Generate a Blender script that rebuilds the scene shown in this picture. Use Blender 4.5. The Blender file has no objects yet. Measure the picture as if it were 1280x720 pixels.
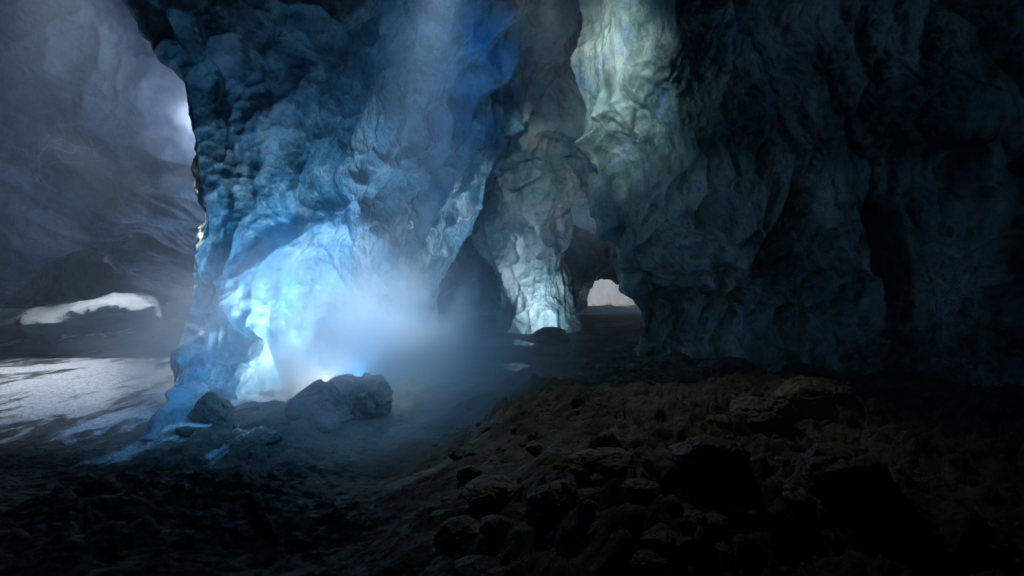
import bpy, math, random
import numpy as np

S = bpy.context.scene
COL = S.collection
F = 720.0; HZ = 350.0; EYE = 1.7          # focal length in photo pixels, horizon row, eye height

def P(px, py, d):
    """point seen at photo pixel (px,py) at forward distance d"""
    return ((px - 640.0) / F * d, d, EYE + (HZ - py) / F * d)

# ------------------------------------------------------------------ noise
_rng = np.random.RandomState(11)
_perm = _rng.permutation(256); _perm = np.concatenate([_perm, _perm, _perm])
_grad = _rng.normal(size=(256, 3)); _grad /= np.linalg.norm(_grad, axis=1)[:, None]
_cell = _rng.rand(256, 3)

def _h(i, j, k):
    return _perm[(_perm[(_perm[i & 255] + j) & 255] + k) & 255]

def perlin(p):
    i = np.floor(p).astype(np.int64); f = p - i
    u = f * f * f * (f * (f * 6 - 15) + 10)
    out = 0
    for dx in (0, 1):
        wx = u[:, 0] if dx else 1 - u[:, 0]
        for dy in (0, 1):
            wy = u[:, 1] if dy else 1 - u[:, 1]
            for dz in (0, 1):
                wz = u[:, 2] if dz else 1 - u[:, 2]
                g = _grad[_h(i[:, 0] + dx, i[:, 1] + dy, i[:, 2] + dz)]
                dv = g[:, 0] * (f[:, 0] - dx) + g[:, 1] * (f[:, 1] - dy) + g[:, 2] * (f[:, 2] - dz)
                out = out + wx * wy * wz * dv
    return out * 1.5

def fbm(p, o=4, g=0.5):
    a = 1.0; s = 0; q = p.copy(); t = 0
    for _ in range(o):
        s = s + a * perlin(q); t += a; a *= g; q = q * 2.03 + 17.3
    return s / t

def ridged(p, o=3, g=0.5):
    a = 1.0; s = 0; q = p.copy(); t = 0
    for _ in range(o):
        s = s + a * (1 - np.abs(perlin(q)) * 2.2); t += a; a *= g; q = q * 2.1 + 9.1
    return s / t

def worley(p):
    """F1 and F2 distances"""
    i = np.floor(p).astype(np.int64); f = p - i
    f1 = np.full(len(p), 9.0); f2 = np.full(len(p), 9.0)
    for dx in (-1, 0, 1):
        for dy in (-1, 0, 1):
            for dz in (-1, 0, 1):
                c = _cell[_h(i[:, 0] + dx, i[:, 1] + dy, i[:, 2] + dz)]
                d = ((c[:, 0] + dx - f[:, 0]) ** 2 + (c[:, 1] + dy - f[:, 1]) ** 2 + (c[:, 2] + dz - f[:, 2]) ** 2)
                m = d < f1
                f2 = np.where(m, f1, np.minimum(f2, d)); f1 = np.where(m, d, f1)
    return np.sqrt(f1), np.sqrt(f2)

def plates(p, tilt=0.5):
    """broken slabs: every cell is a tilted flat facet at its own height (roughly -0.5..0.5 of a cell)"""
    i = np.floor(p).astype(np.int64); f = p - i
    f1 = np.full(len(p), 9.0); h = np.zeros(len(p))
    for dx in (-1, 0, 1):
        for dy in (-1, 0, 1):
            for dz in (-1, 0, 1):
                hh = _h(i[:, 0] + dx, i[:, 1] + dy, i[:, 2] + dz)
                c = _cell[hh]; v = np.stack([f[:, 0] - c[:, 0] - dx, f[:, 1] - c[:, 1] - dy, f[:, 2] - c[:, 2] - dz], 1)
                d = (v ** 2).sum(1); m = d < f1
                g = _grad[(hh + 37) & 255]
                h = np.where(m, (g[:, 0] * v[:, 0] + g[:, 1] * v[:, 1] + g[:, 2] * v[:, 2]) * tilt * 2 + g[:, 2] * 0.35, h)
                f1 = np.where(m, d, f1)
    return h

def sstep(a, b, x):
    t = np.clip((x - a) / (b - a), 0, 1); return t * t * (3 - 2 * t)

# ------------------------------------------------------------------ meshes
def link(name, me, mat, parent=None):
    o = bpy.data.objects.new(name, me); COL.objects.link(o)
    if mat: me.materials.append(mat)
    if parent: o.parent = parent
    return o

def mesh_from(name, V, Fq, mat, smooth=True, parent=None):
    V = np.asarray(V, dtype=np.float32); Fq = np.asarray(Fq, dtype=np.int32)
    me = bpy.data.meshes.new(name)
    n = Fq.shape[1]
    me.vertices.add(len(V)); me.vertices.foreach_set('co', V.ravel())
    me.loops.add(Fq.size); me.loops.foreach_set('vertex_index', Fq.ravel())
    me.polygons.add(len(Fq)); me.polygons.foreach_set('loop_start', np.arange(0, Fq.size, n, dtype=np.int32))
    me.update(calc_edges=True); me.validate()
    if smooth: me.polygons.foreach_set('use_smooth', np.ones(len(me.polygons), dtype=bool))
    return link(name, me, mat, parent)

def grid_faces(nr, nc, cyc=False, flip=False):
    r = np.arange(nr - 1)[:, None]; c = np.arange(nc if cyc else nc - 1)[None, :]
    a = r * nc + c; b = r * nc + (c + 1) % nc; d = (r + 1) * nc + c; e = (r + 1) * nc + (c + 1) % nc
    q = [a, b, e, d] if not flip else [a, d, e, b]
    return np.stack([np.broadcast_to(x, a.shape).ravel() for x in q], 1)

def catmull(A, n, cyc=False):
    """resample axis 0 of A (k, ...) to n samples"""
    k = A.shape[0]
    t = np.linspace(0, k if cyc else k - 1, n, endpoint=not cyc)
    i = np.floor(t).astype(int)
    if not cyc: i = np.minimum(i, k - 2)
    f = (t - i).reshape((-1,) + (1,) * (A.ndim - 1))
    def at(j):
        if cyc: return A[j % k]
        B = A[np.clip(j, 0, k - 1)].copy()
        B[j < 0] = 2 * A[0] - A[1]
        B[j > k - 1] = 2 * A[-1] - A[-2]
        return B
    p0, p1, p2, p3 = at(i - 1), at(i), at(i + 1), at(i + 2)
    return p1 + 0.5 * f * (p2 - p0 + f * (2 * p0 - 5 * p1 + 4 * p2 - p3 + f * (3 * (p1 - p2) + p3 - p0)))

def normals(G, cyc):
    if cyc:
        du = np.roll(G, -1, 1) - np.roll(G, 1, 1)
    else:
        du = np.gradient(G, axis=1)
    dv = np.gradient(G, axis=0)
    N = np.cross(du, dv); L = np.linalg.norm(N, axis=2, keepdims=True); return N / np.maximum(L, 1e-9)

def ice_disp(Q, sc=1.0, lump=0.5, drape=0.35, scal=0.16, flow=(0, 0, 1), across=0.8, along=0.2, fine=1.0, boost=None):
    """outward displacement in metres at points Q: lumps, hanging drapes, scallops with sharp crests"""
    q = Q / sc
    w = np.stack([fbm(q * 0.5 + 3.1, 3), fbm(q * 0.5 + 41.7, 3), fbm(q * 0.5 + 77.2, 3)], 1)
    d = lump * (fbm(q * 0.30 + 5.5, 2) * 1.5 + 0.5 * fbm(q * 0.8 + 15.5, 2))
    fl = np.array(flow, float); fl /= np.linalg.norm(fl)
    al = (q @ fl)[:, None]
    s = (q - al * fl) * across + al * fl * along + w * 0.45
    dm = sstep(-0.25, 0.35, fbm(q * 0.22 + 60, 2))
    if boost is not None:                                  # region of deep diagonal folds
        bm = sstep(boost[0], boost[1], Q[:, 1]); dm = dm + (1.25 - dm) * bm; drape = drape * (1 + 0.9 * bm)
    d = d + drape * (0.25 + 0.95 * dm) * (ridged(s, 2, 0.4) - 0.5)
    d = d + drape * 0.28 * (1 - dm * 0.5) * (ridged(s * 2.7 + w, 2, 0.5) - 0.5) * sstep(-0.1, 0.3, fbm(q * 0.45 + 90, 2))
    m = sstep(-0.3, 0.3, fbm(q * 0.3 + 19, 2))
    m2 = sstep(-0.25, 0.25, fbm(q * 0.5 + 29, 2))
    f1, f2 = worley((q + w * 0.7) * np.array([0.75, 0.75, 0.62]))
    d = d + scal * 1.5 * (0.3 + 0.9 * m) * (f1 * f1 * 1.6 - 0.5)
    f1, f2 = worley((q + w * 0.9) * np.array([1.7, 1.7, 1.15]))
    d = d + scal * 0.95 * (0.3 + m2) * (f1 * f1 * 1.6 - 0.5)
    f1, f2 = worley((q + w * 0.5) * 5.3)
    d = d + scal * 0.20 * fine * (1.25 - m2) * (f1 * f1 * 1.5 - 0.5)
    d = d + 0.12 * scal * fine * fbm(q * 8, 4, 0.55)
    return d * sc

def patch(name, rows, nr, nc, mat, cyc=False, smooth_u=True, **kw):
    A = np.array(rows, dtype=float)                       # rows x cols x 3
    G = catmull(A, nr)
    G = catmull(G.transpose(1, 0, 2), nc, cyc).transpose(1, 0, 2)
    N = normals(G, cyc)
    if cyc:
        C = G.mean(1, keepdims=True); sgn = np.sign(((G - C) * N).sum(2).mean())
    else:
        cam = np.array([0, 0, EYE]); sgn = np.sign(((cam - G) * N).sum(2).mean())
    N = N * sgn
    Q = G.reshape(-1, 3); d = ice_disp(Q, **kw)
    V = Q + N.reshape(-1, 3) * d[:, None]
    fl = bool(sgn < 0)
    return mesh_from(name, V, grid_faces(nr, nc, cyc, flip=fl), mat)

def tag(o, label, cat, group=None):
    o['label'] = label; o['category'] = cat
    if group: o['group'] = group
    return o

def kind(o, k):
    o['kind'] = k; return o

# ------------------------------------------------------------------ materials
class NT:
    def __init__(self, name):
        self.m = bpy.data.materials.new(name); self.m.use_nodes = True
        self.t = self.m.node_tree; self.n = self.t.nodes
        self.b = self.n['Principled BSDF']
        self.co = self.n.new('ShaderNodeTexCoord').outputs['Object']
    def L(self, a, b): self.t.links.new(a, b)
    def noise(self, scale, detail=5, rough=0.55, vec=None, dist=0.0, out='Fac', stretch=None):
        x = self.n.new('ShaderNodeTexNoise'); x.inputs['Scale'].default_value = scale
        x.inputs['Detail'].default_value = detail; x.inputs['Roughness'].default_value = rough
        x.inputs['Distortion'].default_value = dist
        v = vec or self.co
        if stretch:
            mp = self.n.new('ShaderNodeMapping'); mp.inputs['Scale'].default_value = stretch
            self.L(v, mp.inputs['Vector']); v = mp.outputs['Vector']
        self.L(v, x.inputs['Vector']); return x.outputs[out]
    def voro(self, scale, feature='F1', vec=None, stretch=None):
        x = self.n.new('ShaderNodeTexVoronoi'); x.inputs['Scale'].default_value = scale; x.feature = feature
        v = vec or self.co
        if stretch:
            mp = self.n.new('ShaderNodeMapping'); mp.inputs['Scale'].default_value = stretch
            self.L(v, mp.inputs['Vector']); v = mp.outputs['Vector']
        self.L(v, x.inputs['Vector']); return x.outputs['Distance']
    def ramp(self, fac, stops, interp='LINEAR'):
        r = self.n.new('ShaderNodeValToRGB'); e = r.color_ramp.elements; r.color_ramp.interpolation = interp
        e[0].position, e[0].color = stops[0][0], col4(stops[0][1])
        e[1].position, e[1].color = stops[-1][0], col4(stops[-1][1])
        for p, c in stops[1:-1]:
            x = e.new(p); x.color = col4(c)
        self.L(fac, r.inputs['Fac']); return r.outputs['Color']
    def mix(self, fac, a, b, mode='MIX'):
        x = self.n.new('ShaderNodeMix'); x.data_type = 'RGBA'; x.blend_type = mode
        for s, v in ((x.inputs[0], fac), (x.inputs[6], a), (x.inputs[7], b)):
            if isinstance(v, (int, float)): s.default_value = v
            elif isinstance(v, tuple): s.default_value = col4(v)
            else: self.L(v, s)
        return x.outputs[2]
    def math(self, op, a, b=0.0, clamp=False):
        x = self.n.new('ShaderNodeMath'); x.operation = op; x.use_clamp = clamp
        for s, v in ((x.inputs[0], a), (x.inputs[1], b)):
            if isinstance(v, (int, float)): s.default_value = v
            else: self.L(v, s)
        return x.outputs[0]
    def bump(self, h, strength=0.4, dist=0.05, prev=None):
        x = self.n.new('ShaderNodeBump'); x.inputs['Strength'].default_value = strength
        x.inputs['Distance'].default_value = dist; self.L(h, x.inputs['Height'])
        if prev is not None: self.L(prev, x.inputs['Normal'])
        return x.outputs['Normal']
    def sep(self):
        x = self.n.new('ShaderNodeSeparateXYZ'); self.L(self.co, x.inputs[0]); return x.outputs

def col4(c):
    if isinstance(c, (int, float)): return (c, c, c, 1)
    return (c[0], c[1], c[2], 1)

def ice_material(name, clear, pale, deep, sed=0.5, sss=0.32, sc=1.0, sparkle=0.0):
    t = NT(name)
    big = t.noise(0.35 / sc, 4, 0.55, dist=0.6)
    base = t.ramp(big, [(0.36, deep), (0.5, clear), (0.66, pale)])
    # cloudy white bubbles in bands and smears
    sm = t.noise(1.6 / sc, 7, 0.62, dist=0.8, stretch=(1, 1, 0.5))
    base = t.mix(t.ramp(sm, [(0.5, 0.0), (0.72, 0.75)]), base, pale)
    # dirt: dark vertical streaks and brownish flecks frozen in
    st = t.noise(2.2 / sc, 6, 0.6, dist=0.5, stretch=(1, 1, 0.16))
    base = t.mix(t.math('MULTIPLY', t.ramp(st, [(0.52, 0.0), (0.68, 1.0)]), sed), base, (0.030, 0.048, 0.038))
    fl = t.noise(26 / sc, 5, 0.7)
    pm = t.noise(0.8 / sc, 4, 0.6)
    base = t.mix(t.math('MULTIPLY', t.math('MULTIPLY', t.ramp(fl, [(0.52, 0.0), (0.64, 1.0)]), t.ramp(pm, [(0.45, 0.0), (0.62, 1.0)])), sed), base, (0.09, 0.085, 0.06))
    # fracture lines
    v = t.voro(2.1 / sc, 'DISTANCE_TO_EDGE', vec=warp(t, 2.5 / sc, 0.5))
    cr = t.ramp(v, [(0.0, 1.0), (0.018, 0.0)])
    crm = t.math('MULTIPLY', cr, t.ramp(pm, [(0.4, 0.0), (0.7, 0.55)]))
    base = t.mix(crm, base, (0.45, 0.55, 0.58))
    if sparkle:  # blue glints painted into the base colour through a speckle mask
        k = t.noise(1.1, 3, 0.5, dist=0.4); k2 = t.noise(13.0, 4, 0.75, dist=1.5)
        mk = t.math('MULTIPLY', t.ramp(k, [(0.56, 0.0), (0.62, 1.0)]), t.ramp(k2, [(0.52, 0.0), (0.60, 1.0)]))
        base = t.mix(t.math('MULTIPLY', mk, sparkle), base, (0.03, 0.18, 0.7))
    t.L(base, t.b.inputs['Base Color'])
    t.L(t.math('MULTIPLY_ADD', sm, 0.5), t.b.inputs['Roughness']) if False else None
    rr = t.ramp(t.noise(3.3 / sc, 5, 0.6), [(0.35, 0.07), (0.65, 0.34)]); t.L(rr, t.b.inputs['Roughness'])
    t.b.inputs['IOR'].default_value = 1.31
    t.b.inputs['Specular IOR Level'].default_value = 0.6
    t.b.inputs['Subsurface Weight'].default_value = sss
    t.b.inputs['Subsurface Radius'].default_value = (0.25, 0.75, 1.0)
    t.b.inputs['Subsurface Scale'].default_value = 0.15 * sc
    h1 = t.noise(5.5 / sc, 6, 0.6, dist=0.3)
    h2 = t.voro(9 / sc, 'SMOOTH_F1', vec=warp(t, 4 / sc, 0.3))
    h3 = t.noise(38 / sc, 4, 0.6)
    nn = t.bump(h1, 0.5, 0.10 * sc)
    nn = t.bump(h2, 0.35, 0.05 * sc, nn)
    nn = t.bump(h3, 0.5, 0.015 * sc, nn)
    t.L(nn, t.b.inputs['Normal'])
    return t.m

def warp(t, scale, amt):
    c = t.noise(scale, 3, 0.5, out='Color')
    x = t.n.new('ShaderNodeVectorMath'); x.operation = 'SCALE'; x.inputs['Scale'].default_value = amt
    t.L(c, x.inputs[0])
    y = t.n.new('ShaderNodeVectorMath'); t.L(t.co, y.inputs[0]); t.L(x.outputs[0], y.inputs[1])
    return y.outputs[0]

M = {}
M['curtain'] = ice_material('blue_ice', (0.10, 0.29, 0.40), (0.45, 0.62, 0.68), (0.03, 0.12, 0.17), sed=0.7)
M['vault'] = ice_material('teal_ice', (0.11, 0.24, 0.28), (0.5, 0.6, 0.6), (0.025, 0.08, 0.10), sed=0.5, sc=1.3)
M['buttress'] = ice_material('green_ice', (0.08, 0.18, 0.19), (0.40, 0.50, 0.48), (0.018, 0.055, 0.055), sed=0.8, sparkle=0.8)
M['far'] = ice_material('far_ice', (0.12, 0.2, 0.27), (0.4, 0.48, 0.54), (0.05, 0.09, 0.12), sed=0.4, sc=2.2, sss=0.0)

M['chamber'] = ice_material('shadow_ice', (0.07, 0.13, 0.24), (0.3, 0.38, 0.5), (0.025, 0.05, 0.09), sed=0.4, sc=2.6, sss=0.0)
M['hummock'] = ice_material('banded_ice', (0.10, 0.16, 0.22), (0.3, 0.36, 0.42), (0.02, 0.035, 0.05), sed=0.7, sc=1.6, sss=0.0)

def rock_material(name, a, b, c, snow=False, rough=0.75):
    t = NT(name)
    n1 = t.noise(0.9, 5, 0.6, dist=0.4); n2 = t.noise(7, 8, 0.68, dist=0.6); n3 = t.noise(45, 6, 0.7)
    base = t.ramp(n2, [(0.3, a), (0.5, b), (0.7, c)])
    base = t.mix(t.ramp(n1, [(0.4, 0.0), (0.65, 0.7)]), base, a)
    base = t.mix(t.ramp(n3, [(0.35, 0.6), (0.6, 0.0)]), base, tuple(x * 0.35 for x in a))
    v = t.voro(1.7, 'DISTANCE_TO_EDGE', vec=warp(t, 1.6, 0.6))
    t.L(base, t.b.inputs['Base Color'])
    t.L(t.ramp(n1, [(0.35, 0.32), (0.6, rough)]), t.b.inputs['Roughness'])
    nn = t.bump(n2, 0.8, 0.07)
    nn = t.bump(t.ramp(v, [(0.0, 0.0), (0.05, 1.0)]), 0.35, 0.02, nn)
    nn = t.bump(n3, 0.7, 0.02, nn)
    t.L(nn, t.b.inputs['Normal'])
    return t

M['rock'] = rock_material('wet_rock', (0.045, 0.043, 0.035), (0.10, 0.095, 0.07), (0.2, 0.185, 0.13)).m
M['rock_pale'] = rock_material('pale_rock', (0.11, 0.10, 0.075), (0.2, 0.18, 0.135), (0.33, 0.30, 0.23)).m
M['gravel'] = rock_material('gravel_stone', (0.06, 0.055, 0.042), (0.12, 0.11, 0.08), (0.24, 0.22, 0.16)).m

def snow_material(name='snow'):
    t = NT(name)
    n = t.noise(1.5, 6, 0.6); f = t.noise(30, 5, 0.7)
    t.L(t.ramp(n, [(0.35, (0.55, 0.58, 0.62)), (0.6, (0.8, 0.82, 0.84))]), t.b.inputs['Base Color'])
    t.b.inputs['Roughness'].default_value = 0.65
    t.L(t.bump(f, 0.3, 0.01, t.bump(n, 0.5, 0.1)), t.b.inputs['Normal'])
    return t.m
M['snow'] = snow_material()

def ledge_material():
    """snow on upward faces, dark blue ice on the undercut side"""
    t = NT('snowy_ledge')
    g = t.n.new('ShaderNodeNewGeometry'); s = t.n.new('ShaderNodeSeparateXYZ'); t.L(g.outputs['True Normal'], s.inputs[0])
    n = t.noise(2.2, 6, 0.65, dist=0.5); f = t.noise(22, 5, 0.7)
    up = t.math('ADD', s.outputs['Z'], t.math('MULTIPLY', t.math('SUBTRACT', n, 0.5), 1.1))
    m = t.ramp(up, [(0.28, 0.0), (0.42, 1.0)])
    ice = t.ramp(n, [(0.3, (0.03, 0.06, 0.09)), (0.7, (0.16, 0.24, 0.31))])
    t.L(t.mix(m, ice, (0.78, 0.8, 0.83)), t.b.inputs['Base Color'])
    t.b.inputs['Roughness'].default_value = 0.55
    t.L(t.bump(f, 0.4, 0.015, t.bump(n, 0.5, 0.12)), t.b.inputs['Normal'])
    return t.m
M['ledge'] = ledge_material()

def ground_material():
    t = rock_material('gravel_ground', (0.042, 0.042, 0.034), (0.085, 0.085, 0.062), (0.19, 0.18, 0.135))
    base = t.b.inputs['Base Color'].links[0].from_socket
    s = t.sep()
    # blown snow lying in streaks on the left side of the cave floor and out beyond the exits
    cx = t.math('SUBTRACT', s['X'] if False else s[0], -7.0); cy = t.math('SUBTRACT', s[1], 9.8)
    rot = t.math('ADD', cx, t.math('MULTIPLY', cy, 0.7))
    e = t.math('ADD', t.math('POWER', t.math('ABSOLUTE', t.math('DIVIDE', rot, 2.9)), 2.0), t.math('POWER', t.math('ABSOLUTE', t.math('DIVIDE', cy, 4.0)), 2.0))
    st = t.noise(1.8, 9, 0.66, dist=0.5, stretch=(1.25, 0.45, 1.0))
    st2 = t.noise(0.9, 4, 0.5)
    k = t.math('ADD', t.math('SUBTRACT', 1.15, e), t.math('ADD', t.math('MULTIPLY', t.math('SUBTRACT', st, 0.5), 5.0), t.math('MULTIPLY', t.math('SUBTRACT', st2, 0.5), 2.0)))
    m = t.ramp(k, [(0.35, 0.0), (0.8, 1.0)])
    g = t.noise(24, 5, 0.7)
    m = t.math('MULTIPLY', m, t.ramp(g, [(0.34, 0.25), (0.5, 1.0)]))
    out = t.ramp(t.math('DIVIDE', s[1], 100.0), [(0.265, 0.0), (0.29, 1.0)])
    m = t.math('MAXIMUM', m, out)
    t.L(t.mix(m, base, (0.72, 0.74, 0.77)), t.b.inputs['Base Color'])
    rg = t.b.inputs['Roughness'].links[0].from_socket
    t.L(t.mix(m, rg, (0.95, 0.95, 0.95)), t.b.inputs['Roughness'])
    t.b.inputs['Specular IOR Level'].default_value = 0.25
    return t.m
M['ground'] = ground_material()

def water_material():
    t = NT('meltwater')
    t.b.inputs['Base Color'].default_value = (0.04, 0.24, 0.42, 1)  # blue reflection of the ice is put into the base colour
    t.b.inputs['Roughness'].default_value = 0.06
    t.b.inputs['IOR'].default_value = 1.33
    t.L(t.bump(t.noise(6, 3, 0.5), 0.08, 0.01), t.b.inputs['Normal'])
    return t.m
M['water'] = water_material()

# ------------------------------------------------------------------ ground
def ground_z(x, y):
    p = np.stack([x, y, np.zeros_like(x)], 1)
    z = 0.10 * fbm(p * 0.25 + 7, 3)
    wob = 0.35 * fbm(p * 0.7 + 50, 3); wob2 = 0.5 * fbm(p * 0.6 + 70, 3)
    # gravel and bedrock mound on the right: steep left flank and front, running away from the camera
    m = sstep(-1.3, 0.75, x + 0.05 + 0.04 * (y - 4) + wob) * sstep(2.0, 3.7, y + wob2 + 0.10 * x) * (1 - 0.95 * sstep(5.2, 10.5, y + 0.25 * x))
    z = z + 0.52 * m * (1 + 0.35 * fbm(p * 0.5 + 12, 2))
    z = z + 0.28 * np.exp(-((x - 3.0) / 1.0) ** 2 - ((y - 6.4) / 1.1) ** 2)
    z = z + 0.12 * sstep(5.0, 9.5, x + 0.12 * y) * sstep(16, 6, y)
    z = z - 0.14 * np.exp(-((x + 1.4) / 1.2) ** 2 - ((y - 5.5) / 4) ** 2)
    z = z + 5.5 * sstep(34, 64, y) + 0.8 * fbm(p * 0.09 + 31, 3) * sstep(34, 48, y) + 0.5 * ridged(p * 0.35 + 11, 3) * sstep(30, 38, y)
    rough = (1.0 - sstep(9, 26, y) * 0.75) * (1.0 - 0.7 * sstep(-3.5, -6.0, x))
    wz = np.stack([fbm(p * 0.9 + 4, 2), fbm(p * 0.9 + 24, 2), 0 * x], 1) * 0.5
    f1, f2 = worley((p + wz) * np.array([1.5, 2.0, 1.0]) + 0.37)
    k = 0.25 + 0.75 * m
    c = 0.10 * fbm(p * 1.1 + 2, 3) + k * (0.17 * np.clip(f2 - f1, 0, 0.5) - 0.04 + 0.10 * ridged(p * 1.7 + 8, 2) - 0.05)
    return z, c * rough

def gz(x, y):
    a, b = ground_z(np.array([float(x)]), np.array([float(y)])); return float(a[0] + b[0])

def build_ground():
    # radial-ish grid: fine near the camera
    ys = np.concatenate([np.linspace(-14, 1.0, 60, endpoint=False), np.linspace(1.0, 14, 620, endpoint=False),
                         np.linspace(14, 36, 220, endpoint=False), np.linspace(36, 400, 90)])
    u = np.linspace(-1, 1, 760)
    xs = np.sign(u) * (np.abs(u) * 9 + np.abs(u) ** 5 * 21)
    X, Y = np.meshgrid(xs, ys)
    X = X * np.clip(Y / 36, 1, 6)
    x = X.ravel(); y = Y.ravel()
    a, b = ground_z(x, y)
    p = np.stack([x, y, np.zeros_like(x)], 1)
    near = sstep(18, 6, y)
    w2 = np.stack([fbm(p * 2.5, 3), fbm(p * 2.5 + 40, 3), 0 * x], 1) * 0.9
    left = sstep(-3.2, -5.0, x)
    k = sstep(-0.10, 0.30, fbm(p * 0.55 + 3, 2) + 0.35 * sstep(-0.6, 0.8, x) - 0.5 * left)
    q = p + np.stack([0 * x, 0 * x, a * 2], 1)
    z = a + b + near * ((0.15 + k) * (0.065 * plates(q * np.array([2.0, 2.6, 1]) + w2 * 0.4, 0.5) + 0.050 * plates(q * 5.6 + w2, 0.6) + 0.020 * plates(q * 13 + w2 * 2, 0.6))
                        + 0.030 * fbm(p * 6.5, 4, 0.6) + 0.014 * ridged(p * 19, 3) * (1 - 0.6 * left))
    o = mesh_from('ground', np.stack([x, y, z], 1), grid_faces(len(ys), len(xs)), M['ground'])
    kind(o, 'structure')
build_ground()

# ------------------------------------------------------------------ ice masses
def row(py, pts):
    return [P(px, py, d) if len(q) == 0 else P(px, q[0], d) for px, d, *q in pts]

curtain_rows = [
    row(-330, [(120, 15), (20, 8.6), (90, 7.4), (200, 7.0), (330, 7.1), (440, 7.8), (520, 9.2), (600, 11), (720, 14), (700, 20)]),
    row(-150, [(200, 15), (90, 8.8), (140, 7.8), (240, 7.4), (340, 7.4), (440, 8.0), (510, 9.6), (590, 11), (735, 15), (720, 21)]),
    row(0,    [(300, 15), (163, 9.0), (200, 8.2), (270, 7.9), (360, 8.0), (450, 8.6), (510, 10.4), (580, 11.2), (728, 15.5), (720, 21)]),
    row(55,   [(330, 15), (208, 9.0), (235, 8.4), (290, 8.2), (370, 8.3), (450, 9.0), (508, 10.8), (565, 11.3), (705, 15.8), (720, 21)]),
    row(100,  [(350, 15), (240, 9.1), (262, 8.6), (310, 8.4), (380, 8.5), (450, 9.3), (503, 11), (552, 11.5), (672, 16), (700, 22)]),
    row(160,  [(370, 15), (250, 9.2), (272, 8.8), (320, 8.7), (385, 8.9), (445, 9.6), (495, 11.1), (540, 11.7), (640, 16), (670, 22)]),
    row(220,  [(380, 15), (258, 9.3), (280, 9.0), (325, 9.0), (385, 9.2), (440, 9.8), (485, 11.2), (528, 12.0), (606, 16.3), (600, 21)]),
    row(275,  [(380, 15), (266, 9.4), (285, 9.1), (325, 9.1), (380, 9.4), (432, 10.0), (474, 11.1), (518, 12.4), (580, 16.8), (566, 21)]),
    row(330,  [(370, 14), (246, 9.3), (268, 9.0), (315, 9.1), (375, 9.5), (425, 10.2), (465, 11.2), (508, 12.8), (552, 17.5), (522, 21)]),
    row(390,  [(360, 13), (243, 9.1), (262, 8.8), (308, 9.0), (366, 9.5), (418, 10.3), (458, 11.4), (500, 13.6), (540, 18.2), (500, 21)]),
    row(440,  [(340, 12), (232, 8.5), (252, 8.3), (300, 8.7), (358, 9.4, 440), (410, 10.3, 440), (455, 11.5, 438), (500, 13.6, 425), (540, 18.6, 412), (500, 21, 408)]),
    row(495,  [(320, 11), (216, 7.3), (240, 7.4), (292, 8.2, 495), (350, 9.2, 485), (405, 10.1, 475), (452, 11.4, 465), (498, 13.5, 450), (538, 18.7, 430), (500, 21, 420)]),
    row(560,  [(320, 10), (193, 6.3), (228, 6.8), (286, 7.9), (345, 9.0, 530), (400, 10.0, 520), (450, 11.3, 505), (498, 13.4, 480), (536, 18.7, 455), (500, 21, 440)]),
]
curtain = patch('ice_curtain', curtain_rows, 620, 900, M['curtain'], cyc=True, flow=(0.45, 0.35, 1.0),
                lump=0.08, drape=0.22, scal=0.19, boost=(10.3, 11.8))
tag(curtain, 'huge blue ice curtain beside the left opening, glowing white behind the misty boulders', 'ice wall')

vault_rows = [
    row(-260, [(480, 14), (560, 16), (640, 17), (720, 17), (800, 17), (900, 17)]),
    row(-100, [(500, 15), (570, 17), (640, 18), (720, 17), (800, 16.5), (900, 17)]),
    row(0,    [(520, 16), (590, 18), (650, 18), (720, 17), (800, 16), (900, 17)]),
    row(80,   [(520, 16.5), (590, 18), (650, 17.3), (710, 16.5), (790, 16), (900, 17)]),
    row(150,  [(520, 17.5), (580, 18), (640, 17.0), (700, 16.7), (780, 16.2), (900, 17)]),
    row(200,  [(520, 18.2), (575, 18.4), (640, 17.6), (700, 18.6), (780, 17), (900, 18)]),
    row(245,  [(520, 18.6), (575, 18.6), (640, 18.2), (700, 18.2), (780, 17.3), (900, 18)]),
    row(285,  [(520, 19.2, 300), (575, 19.2, 302), (620, 18.8, 288), (700, 18.8, 268), (770, 17.8, 280), (900, 19)]),
    row(285,  [(520, 22, 318), (575, 22, 306), (620, 22, 290), (700, 22, 272), (770, 22, 288), (900, 22)]),
    row(270,  [(500, 28, 300), (575, 28, 300), (620, 28, 280), (700, 28, 262), (780, 28, 280), (900, 28)]),
]
vault = patch('ice_vault', vault_rows, 420, 460, M['vault'], cyc=False, sc=1.25, lump=0.42, drape=0.34, scal=0.22, flow=(-0.3, 0, 1))
tag(vault, 'blue and pale green hanging ice above both dark archways', 'ice vault')

def ring(py, L, R, d, depth, py2=None):
    c = (L + R) / 2; h = (R - L) / 2; yy = py
    dd = depth
    return [P(L, yy, d), P(c - h * 0.62, yy, d - dd * 0.75), P(c, yy, d - dd), P(c + h * 0.62, yy, d - dd * 0.75), P(R, yy, d),
            P(c + h * 0.7, yy, d + dd), P(c, yy, d + dd * 1.4), P(c - h * 0.7, yy, d + dd)]
pillar_rows = [ring(120, 500, 800, 19.6, 1.2), ring(190, 560, 775, 19.4, 1.5), ring(235, 585, 760, 19.3, 1.7), ring(262, 596, 738, 19.2, 1.6),
               ring(292, 592, 718, 19.2, 1.5), ring(318, 608, 712, 19.2, 1.4), ring(345, 618, 716, 19.2, 1.3),
               ring(372, 622, 720, 19.2, 1.3), ring(398, 624, 724, 19.2, 1.3), ring(420, 626, 724, 19.2, 1.3), ring(450, 626, 724, 19.2, 1.3)]
pillar = patch('ice_pillar', pillar_rows, 420, 420, M['vault'], cyc=True, sc=0.8, lump=0.22, drape=0.2, scal=0.24)
tag(pillar, 'small central ice pillar glowing white at its foot between the two archways', 'ice pillar')

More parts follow.
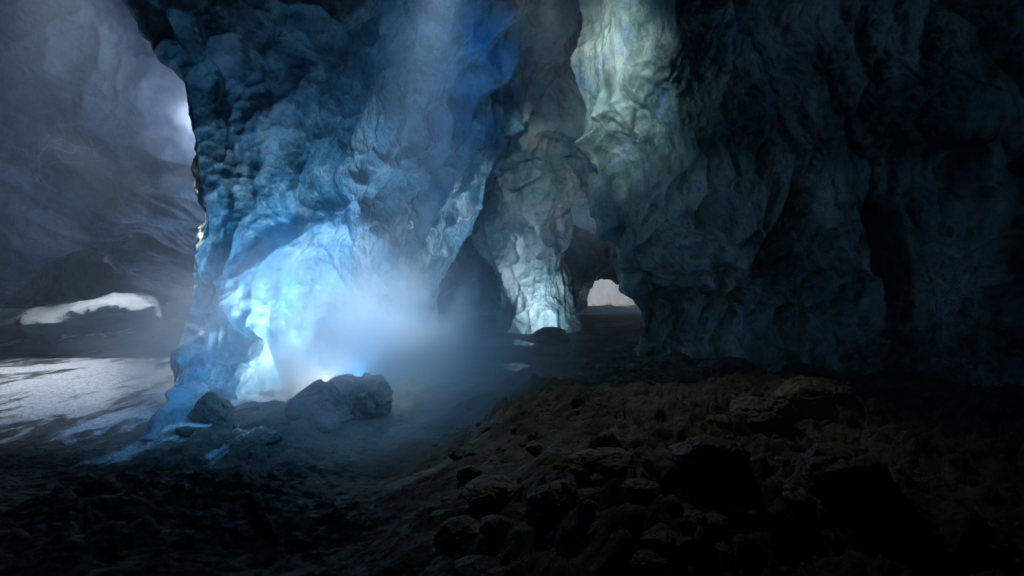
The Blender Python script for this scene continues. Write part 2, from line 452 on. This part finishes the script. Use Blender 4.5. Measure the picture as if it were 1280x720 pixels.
butt_rows = [
    [P(830, -330, 20), P(765, -330, 13), P(770, -330, 10), P(830, -330, 8.6), P(920, -330, 8.0), P(1030, -330, 7.6), P(1180, -330, 7.0), P(1400, -330, 6.0), (9, 3, 7), (9.5, -3, 7), (9, -12, 7)],
    [P(830, -120, 20), P(745, -120, 13.4), P(752, -120, 11), P(825, -120, 9.6), P(915, -120, 9.2), P(1020, -120, 8.8), P(1170, -120, 8.0), P(1400, -120, 6.6), (9.3, 3, 5.8), (9.6, -3, 5.8), (9.2, -12, 5.8)],
    [P(830, 0, 20), P(732, 0, 13.6), P(748, 0, 11.8), P(822, 0, 10.2), P(910, 0, 10.0), P(1010, 0, 9.4), P(1160, 0, 8.6), P(1400, 0, 7.0), (9.5, 3, 4.8), (9.8, -3, 4.8), (9.4, -12, 4.8)],
    [P(830, 60, 20), P(722, 60, 13.6), P(742, 60, 12.0), P(820, 60, 10.5), P(905, 60, 10.3), P(1005, 60, 9.7), P(1150, 60, 8.9), P(1400, 60, 7.2), (9.6, 3, 4), (10, -3, 4), (9.6, -12, 4)],
    [P(840, 130, 20), P(735, 130, 13.5), P(755, 130, 12.0), P(825, 130, 10.9), P(905, 130, 10.6), P(1000, 130, 10), P(1150, 130, 9.2), P(1400, 130, 7.4), (9.8, 3, 3.4), (10.2, -3, 3.4), (9.8, -12, 3.4)],
    [P(850, 200, 20), P(750, 200, 13.3), P(770, 200, 12.0), P(832, 200, 11.2), P(905, 200, 10.8), P(1000, 200, 10.1), P(1150, 200, 9.2), P(1400, 200, 7.4), (9.9, 3, 2.8), (10.3, -3, 2.8), (9.9, -12, 2.8)],
    [P(850, 255, 20), P(764, 255, 13.3), P(785, 255, 12.0), P(840, 255, 11.3), P(908, 255, 10.7), P(1000, 255, 10.2), P(1150, 255, 9.4), P(1400, 255, 7.5), (10, 3, 2.2), (10.4, -3, 2.2), (10, -12, 2.2)],
    [P(860, 305, 20), P(782, 305, 13.3), P(798, 305, 12.2), P(848, 305, 11.6), P(912, 305, 11.0), P(1003, 305, 10.5), P(1150, 305, 9.6), P(1400, 305, 7.6), (10, 3, 1.7), (10.4, -3, 1.7), (10, -12, 1.7)],
    [P(870, 350, 20), P(800, 350, 13.4), P(812, 350, 12.6), P(858, 350, 12.2), P(920, 350, 11.6), P(1008, 350, 10.8), P(1150, 350, 9.8), P(1400, 350, 7.6), (10, 3, 1.2), (10.4, -3, 1.2), (10, -12, 1.2)],
    [P(870, 400, 20), P(812, 400, 13.5), P(818, 400, 12.9), P(862, 400, 12.6), P(925, 400, 12.0), P(1012, 400, 11), P(1150, 400, 9.8), P(1400, 400, 7.5), (10, 3, 0.7), (10.4, -3, 0.7), (10, -12, 0.7)],
    [P(870, 450, 20), P(803, 450, 13.5), P(816, 450, 12.8), P(860, 450, 12.4), P(922, 450, 11.8), P(1010, 470, 10.8), P(1150, 480, 9.4), P(1400, 500, 7.3), (9.8, 3, 0.1), (10.2, -3, 0.1), (9.8, -12, 0.1)],
    [P(870, 510, 20), P(800, 510, 13.5), P(812, 510, 12.6), P(858, 510, 12.2), P(920, 510, 11.6), P(1008, 540, 10.6), P(1150, 560, 9.2), P(1400, 600, 7.1), (9.6, 3, -0.8), (10, -3, -0.8), (9.6, -12, -0.8)],
]
buttress = patch('ice_buttress', butt_rows, 560, 900, M['buttress'], flow=(-0.15, 0, 1), lump=0.34, drape=0.34, scal=0.20)
tag(buttress, 'massive green and pale ice buttress right of the archways fading into darkness', 'ice wall')

# behind the archways
fl_rows = [
    [P(460, 150, 29), P(560, 150, 31), P(640, 150, 30), P(700, 150, 27), P(760, 150, 27), P(770, 150, 36)],
    [P(460, 280, 29), P(560, 280, 31), P(640, 280, 30), P(700, 280, 26), P(765, 270, 26.5), P(775, 280, 36)],
    [P(460, 320, 29), P(560, 320, 31), P(640, 320, 30), P(698, 320, 25.5), P(755, 315, 26), P(765, 320, 36)],
    [P(460, 350, 28), P(560, 350, 30.5), P(640, 350, 30), P(696, 350, 25.2), P(734, 350, 26), P(740, 350, 36)],
    [P(460, 375, 27.5), P(560, 375, 30.5), P(640, 375, 29), P(692, 375, 25), P(722, 375, 26), P(732, 375, 36)],
    [P(460, 392, 27), P(560, 392, 30), P(640, 392, 28.5), P(684, 392, 25), P(708, 392, 26), P(724, 390, 36)],
    [P(460, 420, 27), P(560, 420, 30), P(640, 420, 28.5), P(684, 420, 25), P(704, 420, 26), P(722, 410, 36)],
]
bw = patch('ice_wall', fl_rows, 260, 420, M['far'], sc=1.2, lump=0.28, drape=0.2, scal=0.25)
tag(bw, 'dark blue ice wall seen deep inside the left archway, ending at the far exit', 'ice wall')
lip_rows = [
    [P(700, 60, 29), P(760, 60, 29), P(820, 60, 29), P(900, 60, 28)],
    [P(710, 200, 28), P(760, 200, 28.5), P(820, 200, 28), P(900, 200, 28)],
    [P(730, 290, 27.5), P(760, 290, 28), P(810, 290, 28), P(900, 300, 28)],
    [P(735, 320, 27.2), P(765, 325, 27.6), P(805, 327, 27.8), P(900, 340, 28)],
    [P(730, 338, 28.2), P(765, 340, 28.6), P(805, 343, 28.8), P(900, 350, 29)],
    [P(730, 336, 30), P(765, 338, 30), P(805, 340, 30), P(900, 340, 30)],
    [P(738, 200, 32), P(765, 200, 32), P(805, 200, 32), P(900, 200, 32)],
]
lp = patch('ice_lintel', lip_rows, 260, 240, M['far'], sc=0.9, lump=0.25, drape=0.2, scal=0.25)
tag(lp, 'dark lumpy ice lip hanging over the small bright exit to the snow', 'ice lintel')

# far wall of the left chamber
lw_rows = []
for py, off in ((-420, -3), (-250, -2), (-120, -0.5), (0, 0.0), (90, .8), (180, 1.0), (260, 0.6), (320, -.6), (370, -1.8), (420, -3)):
    lw_rows.append([(-24, -12, EYE + (HZ - py) / F * 22), (-25, 2, EYE + (HZ - py) / F * 23)] +
                   [P(px, py, d + off) for px, d in ((-700, 16), (-350, 20), (-120, 24), (60, 27), (200, 29), (330, 30), (470, 29), (600, 29))])
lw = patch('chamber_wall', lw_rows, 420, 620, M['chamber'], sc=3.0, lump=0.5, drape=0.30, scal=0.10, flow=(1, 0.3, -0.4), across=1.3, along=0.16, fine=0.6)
tag(lw, 'far layered ice wall behind the left opening, pale with mist near the curtain edge', 'ice wall')

# roof
def build_roof():
    n = 260
    xs = np.linspace(-34, 34, n); ys = np.linspace(-14, 32.5, n)
    X, Y = np.meshgrid(xs, ys); x = X.ravel(); y = Y.ravel()
    p = np.stack([x, y, np.zeros_like(x)], 1)
    z = 6.6 + 10.0 * sstep(5.5, 19, y) + 3 * sstep(-5, -20, x) + 0.8 * fbm(p * 0.16, 3)
    z = z - sstep(24, 36, y) * 6 * sstep(-4, 2, x)
    q = np.stack([x, y, z], 1)
    z = z - ice_disp(q, sc=1.6, lump=0.4, drape=0.3, scal=0.25, flow=(1, 0, 0))
    o = mesh_from('ceiling', np.stack([x, y, z], 1), grid_faces(n, n, flip=True), M['far']); kind(o, 'structure')
    # back of the cave behind the viewer
    rows = [[(-26, -12, z0), (-12, -13.5, z0), (0, -13, z0), (11, -12, z0)] for z0 in (-1.0, 2.0, 5.0, 8.0, 11.5)]
    b = patch('rear_wall', rows, 70, 120, M['far'], sc=1.8); kind(b, 'structure')
build_roof()

# ------------------------------------------------------------------ rocks
def rock(name, x, y, sx, sy, sz, seed, mat, rot=0.0, sink=0.3, ang=0.85, res=48, peak=0.0, z0=None):
    r = np.random.RandomState(seed)
    nr, nc = res, res * 2
    th = np.linspace(0.0, math.pi, nr); ph = np.linspace(0, 2 * math.pi, nc, endpoint=False)
    T, H = np.meshgrid(th, ph, indexing='ij')
    D = np.stack([np.sin(T) * np.cos(H), np.sin(T) * np.sin(H), np.cos(T)], 2).reshape(-1, 3)
    # convex cut faces
    rad = np.full(len(D), 1.0)
    for _ in range(16):
        n = r.normal(size=3); n /= np.linalg.norm(n); k = 0.58 + 0.34 * r.rand()
        c = D @ n; rad = np.where(c > 0.05, np.minimum(rad, k / np.maximum(c, 0.05)), rad)
    rad = (1 - ang) * 0.9 + ang * rad
    q = D * rad[:, None] + seed * 3.7
    rad = rad + 0.10 * plates(q * 1.7, 0.5) + 0.05 * plates(q * 4.2, 0.5) + 0.09 * fbm(q * 1.6, 3) + 0.045 * ridged(q * 4.0, 3) + 0.02 * fbm(q * 11, 3)
    V = D * rad[:, None] * np.array([sx, sy, sz])
    if peak: V[:, 2] += peak * sz * np.exp(-((V[:, 0] / sx) ** 2 + (V[:, 1] / sy) ** 2) * 6) * (V[:, 2] > 0)
    c, s = math.cos(rot), math.sin(rot)
    V = V @ np.array([[c, s, 0], [-s, c, 0], [0, 0, 1]])
    fc = grid_faces(nr, nc, True)
    o = mesh_from(name, V, fc[:, ::-1], mat)
    o.location = (x, y, gz(x, y) if z0 is None else z0)
    return o

def rock_at(px, py_top, d, wpx, seed, mat, label, name='boulder', sy=None, **kw):
    """boulder whose top shows at (px, py_top) at distance d, wpx photo pixels wide"""
    if d is None:                                     # rest it where its foot meets the ground
        d = 1.8
        while d < 20 and P(px, py_top + wpx * 0.42, d)[2] > gz(*P(px, 0, d)[:2]): d += 0.04
    x, y, zt = P(px, py_top, d)
    g = gz(x, y); sx = wpx / F * d / 2 * 1.12
    sz = min(max((zt - g) * 0.72, 0.42 * sx), 1.1 * sx)
    o = rock(name, x, y, sx, sy or sx * 0.85, sz, seed, mat, z0=zt - sz * 0.93, **kw)
    tag(o, label, 'boulder'); return o

rock_at(396, 476, 7.1, 80, 3, M['rock'], 'rounded dark boulder standing in the brightest mist before the curtain', res=96, ang=0.95)
rock_at(449, 463, 7.6, 74, 21, M['rock'], 'faint rounded boulder veiled by mist, tallest of those before the curtain', res=96, ang=0.95)
rock_at(264, 498, 7.0, 50, 6, M['rock'], 'small pointed dark rock before the left foot of the curtain', peak=0.5)
rock_at(325, 506, 7.1, 96, 9, M['rock'], 'long low dark rock between the pointed rock and the boulders in mist')
rock_at(232, 532, None, 24, 12, M['rock'], 'little dark stone touching the tip of the curtain foot')
rock_at(405, 519, None, 44, 14, M['rock'], 'low rounded stone in front of the misty boulders')
rock_at(330, 536, None, 44, 17, M['gravel'], 'olive lit stone in the dim ground before the curtain', res=56)
rock_at(690, 407, 15.7, 44, 19, M['rock'], 'small dark rock at the right foot of the central pillar')
rock_at(1020, 474, None, 104, 25, M['gravel'], 'broad cracked boulder topmost on the dark right rubble', res=72, ang=0.6)
rock_at(955, 497, None, 90, 27, M['gravel'], 'flat topped rock with pale edge left of the cracked boulder', res=64)
rock_at(890, 545, None, 96, 31, M['gravel'], 'low slab of rock in the dark middle of the rubble', res=64)
rock_at(1050, 560, None, 110, 33, M['rock'], 'dark block with a thin lit rim at the far right of the rubble', res=64)
rock_at(618, 598, None, 74, 35, M['rock_pale'], 'olive rounded rock on the left shoulder of the mound', res=72, ang=0.4)
rock_at(690, 602, None, 66, 37, M['gravel'], 'brown pitted rock on the mound beside the olive rock', res=64)
rock_at(575, 648, None, 72, 39, M['rock_pale'], 'pale cracked boulder lowest on the left edge of the mound', res=80, ang=0.75)
rock_at(600, 700, None, 90, 46, M['rock'], 'dim rock at the bottom edge below the pale cracked boulder', res=64)
rock_at(795, 600, None, 60, 41, M['rock_pale'], 'upright brownish rock alone at the middle front of the mound', res=72, ang=0.6)
rock_at(740, 612, None, 46, 53, M['gravel'], 'small knobbly rock between the pitted rock and the upright rock', res=56)
rock_at(925, 625, None, 66, 43, M['rock'], 'tall thin dark rock with a pale lit edge in the right foreground', res=64)
rock_at(815, 690, None, 60, 47, M['gravel'], 'dim brown rock at the bottom edge right of centre', res=64)
rock_at(755, 560, None, 70, 49, M['gravel'], 'weathered hump of rock in the middle of the gravel mound', res=64)
rock_at(860, 635, None, 50, 51, M['rock'], 'narrow leaning rock with flecks beside the upright brownish rock', res=56)
rock_at(575, 560, None, 30, 57, M['gravel'], 'small stone on the left slope above the olive rock', res=48)

rock_at(838, 440, 11.6, 44, 71, M['rock'], 'dark rock leaning at the left foot of the right ice buttress')
rock_at(905, 446, 10.6, 62, 73, M['rock'], 'long dark rock along the foot of the right ice buttress')
rock_at(985, 452, 9.4, 60, 75, M['rock'], 'dark rock between the buttress foot and the broad cracked boulder')
def scatter_stones():
    r = np.random.RandomState(23); src = [rock('stone', 0, 0, 0.10, 0.085, 0.065, 200 + k, [M['rock'], M['gravel']][k % 2], res=26, z0=0) for k in range(4)]
    n = 0
    while n < 30:
        px, py = 560 + 560 * r.rand(), 520 + 190 * r.rand()
        if px < 560 + (710 - py) * 0.15: continue
        d = 1.8
        while d < 12 and P(px, py, d)[2] > gz(*P(px, 0, d)[:2]): d += 0.05
        x, y, _ = P(px, py, d)
        o = src[n] if n < 4 else src[n % 4].copy()
        if n >= 4: COL.objects.link(o)
        k = 0.5 + 1.0 * r.rand() ** 2
        o.location = (x, y, gz(x, y) + 0.02 * k); o.scale = (k, k * (0.8 + 0.4 * r.rand()), k * (0.8 + 0.5 * r.rand()))
        o.rotation_euler = (0.5 * r.rand(), 0.5 * r.rand(), 6.28 * r.rand())
        tag(o, 'small angular stone lying loose among the others on the dark mound', 'stone', 'small angular stones on the mound')
        n += 1
scatter_stones()

def build_gravel():
    r = np.random.RandomState(5); VV = []; FF = []; n0 = 0
    nr, nc = 7, 9
    th = np.linspace(0, math.pi, nr); ph = np.linspace(0, 2 * math.pi, nc, endpoint=False)
    T, H = np.meshgrid(th, ph, indexing='ij')
    D = np.stack([np.sin(T) * np.cos(H), np.sin(T) * np.sin(H), np.cos(T)], 2).reshape(-1, 3)
    fc = grid_faces(nr, nc, True)[:, ::-1]
    N = 7000
    y = 1.6 + 14 * r.rand(N) ** 1.5; x = (r.rand(N) - 0.5) * (2.0 * y + 2)
    kp = (x > -2.6 - 0.5 * r.rand(N)) & (r.rand(N) < 0.35 + 0.65 * (x > -0.4)); x = x[kp]; y = y[kp]; N = len(x)
    a, b = ground_z(x, y); z = a + b
    s = (0.008 + 0.035 * r.rand(N) ** 4) * (0.8 + y * 0.07)
    for i in range(N):
        k = 0.7 + 0.4 * r.rand(len(D))
        c, sn = math.cos(i), math.sin(i)
        V = D * k[:, None] * s[i] * np.array([1.0, 0.5 + 0.5 * r.rand(), 0.35 + 0.4 * r.rand()])
        V = V @ np.array([[c, sn, 0], [-sn, c, 0], [0, 0, 1]])
        VV.append(V + np.array([x[i], y[i], z[i] + 0.015])); FF.append(fc + n0); n0 += len(D)
    o = mesh_from('gravel', np.concatenate(VV), np.concatenate(FF), M['gravel'], smooth=False); kind(o, 'stuff')
build_gravel()

# ------------------------------------------------------------------ meltwater
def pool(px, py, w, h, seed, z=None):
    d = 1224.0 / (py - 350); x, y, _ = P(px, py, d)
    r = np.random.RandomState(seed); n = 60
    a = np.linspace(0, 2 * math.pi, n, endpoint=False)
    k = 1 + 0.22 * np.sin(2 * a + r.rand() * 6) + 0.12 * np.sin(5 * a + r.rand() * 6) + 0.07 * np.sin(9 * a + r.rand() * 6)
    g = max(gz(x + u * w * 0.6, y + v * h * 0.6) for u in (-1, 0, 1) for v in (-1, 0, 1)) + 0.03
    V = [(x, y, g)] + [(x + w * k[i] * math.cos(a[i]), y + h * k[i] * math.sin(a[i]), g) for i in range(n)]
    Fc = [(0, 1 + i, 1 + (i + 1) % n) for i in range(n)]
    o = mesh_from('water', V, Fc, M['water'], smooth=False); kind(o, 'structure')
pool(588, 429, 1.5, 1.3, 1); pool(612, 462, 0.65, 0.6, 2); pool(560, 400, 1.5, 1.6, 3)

# ------------------------------------------------------------------ snow ledges left
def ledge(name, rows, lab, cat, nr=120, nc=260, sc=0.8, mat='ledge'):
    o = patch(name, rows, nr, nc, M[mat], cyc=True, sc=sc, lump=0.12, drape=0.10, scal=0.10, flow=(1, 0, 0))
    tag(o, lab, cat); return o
def slab(pts, d0, d1):
    """pts: (px, top py, bottom py) left to right; closed section along x"""
    rows = []
    for px, t, b in pts:
        m = (t + b) / 2
        rows.append([P(px, t + 2, d0 + 0.5), P(px, t, d0 + (d1 - d0) * 0.5), P(px, t, d1), P(px, m, d1 + 0.4), P(px, b, d1),
                     P(px, b, d0 + 0.9), P(px, m + 3, d0 + 0.35), P(px, t + (b - t) * 0.32, d0)])
    return rows
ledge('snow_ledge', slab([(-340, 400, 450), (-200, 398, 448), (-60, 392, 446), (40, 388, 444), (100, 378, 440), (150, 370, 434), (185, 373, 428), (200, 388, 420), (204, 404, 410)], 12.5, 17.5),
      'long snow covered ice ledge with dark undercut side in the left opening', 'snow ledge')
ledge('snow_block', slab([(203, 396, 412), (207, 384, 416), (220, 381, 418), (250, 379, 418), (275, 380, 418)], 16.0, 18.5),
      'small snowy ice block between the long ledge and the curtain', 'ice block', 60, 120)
ledge('ice_hummock', slab([(20, 392, 400), (50, 345, 420), (85, 322, 420), (125, 322, 420), (160, 342, 420), (200, 356, 420), (260, 366, 420), (340, 372, 420)], 19.5, 25),
      'rolled banded ice hummock rising behind the snow covered ledge', 'ice hummock', 160, 260, 1.6, 'hummock')

# ------------------------------------------------------------------ air
def build_haze():
    x0, x1, y0, y1, z0, z1 = -37, 37, -16, 39, -2.2, 24.0
    # the box must hold the ground too: its sheet runs on beyond, so reach out past the far snow
    x0, x1, y1 = -190, 190, 402
    V = [(x0, y0, z0), (x1, y0, z0), (x1, y1, z0), (x0, y1, z0), (x0, y0, z1), (x1, y0, z1), (x1, y1, z1), (x0, y1, z1)]
    Fc = [(0, 3, 2, 1), (4, 5, 6, 7), (0, 1, 5, 4), (1, 2, 6, 5), (2, 3, 7, 6), (3, 0, 4, 7)]
    m = bpy.data.materials.new('misty_air'); m.use_nodes = True; n = m.node_tree.nodes
    n.remove(n['Principled BSDF'])
    v = n.new('ShaderNodeVolumePrincipled'); v.inputs['Color'].default_value = (0.68, 0.84, 0.98, 1)
    v.inputs['Density'].default_value = HAZE; v.inputs['Anisotropy'].default_value = 0.15
    m.node_tree.links.new(v.outputs[0], n['Material Output'].inputs['Volume'])
    o = mesh_from('haze', V, Fc, m, smooth=False); kind(o, 'stuff')
HAZE = 0.010
build_haze()
def build_mist(cx=440, cy=8.0, cz=0.9, size=(4.2, 3.6, 2.7), dens=None):
    m = bpy.data.materials.new('drifting_mist'); m.use_nodes = True; n = m.node_tree.nodes; L = m.node_tree.links
    n.remove(n['Principled BSDF'])
    v = n.new('ShaderNodeVolumePrincipled'); v.inputs['Color'].default_value = (0.86, 0.92, 0.97, 1); v.inputs['Anisotropy'].default_value = 0.45
    tc = n.new('ShaderNodeTexCoord'); nz = n.new('ShaderNodeTexNoise'); nz.inputs['Scale'].default_value = 0.9; nz.inputs['Detail'].default_value = 4
    nz.inputs['Distortion'].default_value = 0.6
    L.new(tc.outputs['Object'], nz.inputs['Vector'])
    mp = n.new('ShaderNodeMapping'); mp.inputs['Location'].default_value = (-1, -1, -1); mp.inputs['Scale'].default_value = (2, 2, 2)
    L.new(tc.outputs['Generated'], mp.inputs['Vector'])
    ln = n.new('ShaderNodeVectorMath'); ln.operation = 'LENGTH'; L.new(mp.outputs[0], ln.inputs[0])
    r1 = n.new('ShaderNodeMapRange'); r1.inputs[1].default_value = 1.0; r1.inputs[2].default_value = 0.0; r1.inputs[3].default_value = 0; r1.inputs[4].default_value = 1
    r1.interpolation_type = 'SMOOTHSTEP'; L.new(ln.outputs['Value'], r1.inputs[0])
    r2 = n.new('ShaderNodeMapRange'); r2.inputs[1].default_value = 0.42; r2.inputs[2].default_value = 0.62; r2.inputs[3].default_value = 0.04; r2.inputs[4].default_value = 1
    L.new(nz.outputs['Fac'], r2.inputs[0])
    mu = n.new('ShaderNodeMath'); mu.operation = 'MULTIPLY'; L.new(r1.outputs[0], mu.inputs[0]); L.new(r2.outputs[0], mu.inputs[1])
    mm = n.new('ShaderNodeMath'); mm.operation = 'MULTIPLY'; mm.inputs[1].default_value = dens or MIST; L.new(mu.outputs[0], mm.inputs[0])
    L.new(mm.outputs[0], v.inputs['Density']); L.new(v.outputs[0], n['Material Output'].inputs['Volume'])
    x, y, _ = P(cx, 450, cy)
    nr, nc = 17, 32
    T, H = np.meshgrid(np.linspace(0, math.pi, nr), np.linspace(0, 2 * math.pi, nc, endpoint=False), indexing='ij')
    D = np.stack([np.sin(T) * np.cos(H), np.sin(T) * np.sin(H), np.cos(T)], 2).reshape(-1, 3)
    o = mesh_from('mist', D * np.array(size), grid_faces(nr, nc, True)[:, ::-1], m, smooth=False)
    o.location = (x, y, cz); kind(o, 'stuff')
MIST = 1.9
build_mist(425, 8.6, 0.2, (4.3, 4.2, 2.6))
build_mist(262, 26.2, 9.5, (4.6, 3.2, 6.5), 0.42)

# ------------------------------------------------------------------ light
w = bpy.data.worlds.new('World'); S.world = w; w.use_nodes = True
wn = w.node_tree.nodes; bg = wn['Background']
sky = wn.new('ShaderNodeTexSky'); sky.sky_type = 'NISHITA'; sky.sun_disc = False
SUN_EL, SUN_AZ = 46, 100
sky.sun_elevation = math.radians(SUN_EL); sky.sun_rotation = math.radians(SUN_AZ)
w.node_tree.links.new(sky.outputs[0], bg.inputs['Color']); bg.inputs['Strength'].default_value = 0.1
from mathutils import Vector
sl = bpy.data.lights.new('sun', 'SUN'); sl.energy = 4.5; sl.angle = math.radians(3); sl.color = (1, 0.95, 0.88)
so = bpy.data.objects.new('sun', sl); COL.objects.link(so)
a = math.radians(SUN_AZ); e = math.radians(SUN_EL)
sd = Vector((math.sin(a) * math.cos(e), math.cos(a) * math.cos(e), math.sin(e)))
so.rotation_euler = sd.to_track_quat('Z', 'Y').to_euler()

def lamp(name, loc, W, color, radius=0.3, spot=None, target=None, blend=0.8):
    l = bpy.data.lights.new(name, 'SPOT' if spot else 'POINT'); l.energy = W; l.color = color; l.shadow_soft_size = radius
    o = bpy.data.objects.new(name, l); COL.objects.link(o); o.location = loc
    if spot:
        l.spot_size = math.radians(spot); l.spot_blend = blend
        o.rotation_euler = (Vector(loc) - Vector(target)).to_track_quat('Z', 'Y').to_euler()
    return o
lamp('mist_glow_fill', P(416, 494, 8.2), 3200, (0.96, 0.96, 0.92), 0.12, 134, P(380, 430, 9.8), 1.0)  # added spot hidden behind the boulders, stands in for the glow in the mist
lamp('mist_blue_fill', P(452, 486, 8.3), 2400, (0.05, 0.42, 1.0), 0.12, 140, P(405, 410, 10.0), 1.0)  # added blue spot hidden behind the boulders, spreads blue around the white core
lamp('mist_top_fill', (-0.5, 5.3, 5.2), 15000, (0.72, 0.89, 1.0), 0.2, 32, P(455, 500, 9.7), 1.0)  # added unseen spot from overhead onto the mist pool; no crack is modelled
lamp('curtain_ridge_fill', P(783, 262, 16.5), 1900, (0.66, 0.82, 1.0), 0.4, 76, P(560, 330, 15.5), 1.0)  # added spot hidden behind the buttress, brightens the curtain ridge; no crack there
lamp('curtain_blue_fill', (-0.4, 5.2, 5.0), 3200, (0.10, 0.46, 1.0), 0.2, 68, P(390, 500, 8.8), 1.0)  # added unseen blue spot overhead, brightens the curtain face and foot
lamp('pillar_foot_fill', P(690, 411, 16.3), 520, (0.74, 0.88, 1.0), 0.10, 110, P(668, 388, 18.0), 1.0)  # added spot hidden behind a rock, makes the pillar foot glow
lamp('opening_fill', P(256, 150, 27.9), 1050, (0.60, 0.72, 1.0), 0.5)  # added point light hidden behind the curtain edge for the chamber glow
lamp('buttress_ridge_fill', P(600, -60, 8.3), 1700, (0.90, 1.0, 0.97), 0.3, 54, P(768, 110, 12.2), 1.0)  # unseen spot added overhead to pick out the buttress ridge; no crevice modelled
lamp('buttress_side_fill', P(600, -60, 8.3), 110, (0.36, 0.74, 0.92), 0.3, 60, P(810, 270, 11.6), 1.0)  # weak teal spot added out of view for the buttress side; no crevice modelled
lamp('deep_blue_fill', P(700, -50, 10.2), 240, (0.03, 0.22, 0.8), 0.3, 90, P(570, 230, 13.5), 1.0)  # unseen blue spot added overhead to tint the curtain folds
lamp('vault_fill', P(692, -40, 9.6), 1700, (0.98, 0.96, 0.86), 0.15, 22, P(668, 235, 18.5), 1.0)  # unseen narrow spot added overhead to brighten the hanging ice
lamp('mound_fill', (0.4, 7.6, 5.6), 300, (0.93, 1.0, 0.80), 0.15, 48, (1.2, 5.2, 0.5))  # unseen spot added above the mound to brighten its top
lamp('snow_fill', P(60, -130, 11.8), 9000, (0.84, 0.90, 1.0), 0.3, 54, P(145, 460, 10.6), 1.0)  # unseen spot added high on the left for floor snow and ledge
lamp('curtain_edge_fill', P(60, 160, 11), 1500, (1.0, 0.93, 0.86), 0.3, 30, P(262, 330, 9.2))  # added spot without a modelled source, brightens the curtain's left edge

# ------------------------------------------------------------------ camera, render
cd = bpy.data.cameras.new('camera'); co = bpy.data.objects.new('camera', cd); COL.objects.link(co)
co.location = (0, 0, EYE); co.rotation_euler = (math.radians(90), 0, 0)
cd.sensor_width = 36; cd.lens = F / 1280 * 36; cd.shift_y = -(360 - HZ) / 1280; cd.clip_end = 2000; cd.clip_start = 0.05
S.camera = co
S.view_settings.view_transform = 'Standard'; S.view_settings.look = 'None'; S.view_settings.gamma = 1; S.view_settings.exposure = -0.6
c = S.cycles
c.use_denoising = True; c.use_adaptive_sampling = True; c.adaptive_threshold = 0.03; c.time_limit = 600; c.max_bounces = 6; c.diffuse_bounces = 1; c.glossy_bounces = 2; c.transmission_bounces = 2
c.volume_bounces = 1; c.sample_clamp_indirect = 4; c.sample_clamp_direct = 0
c.caustics_reflective = False; c.caustics_refractive = False
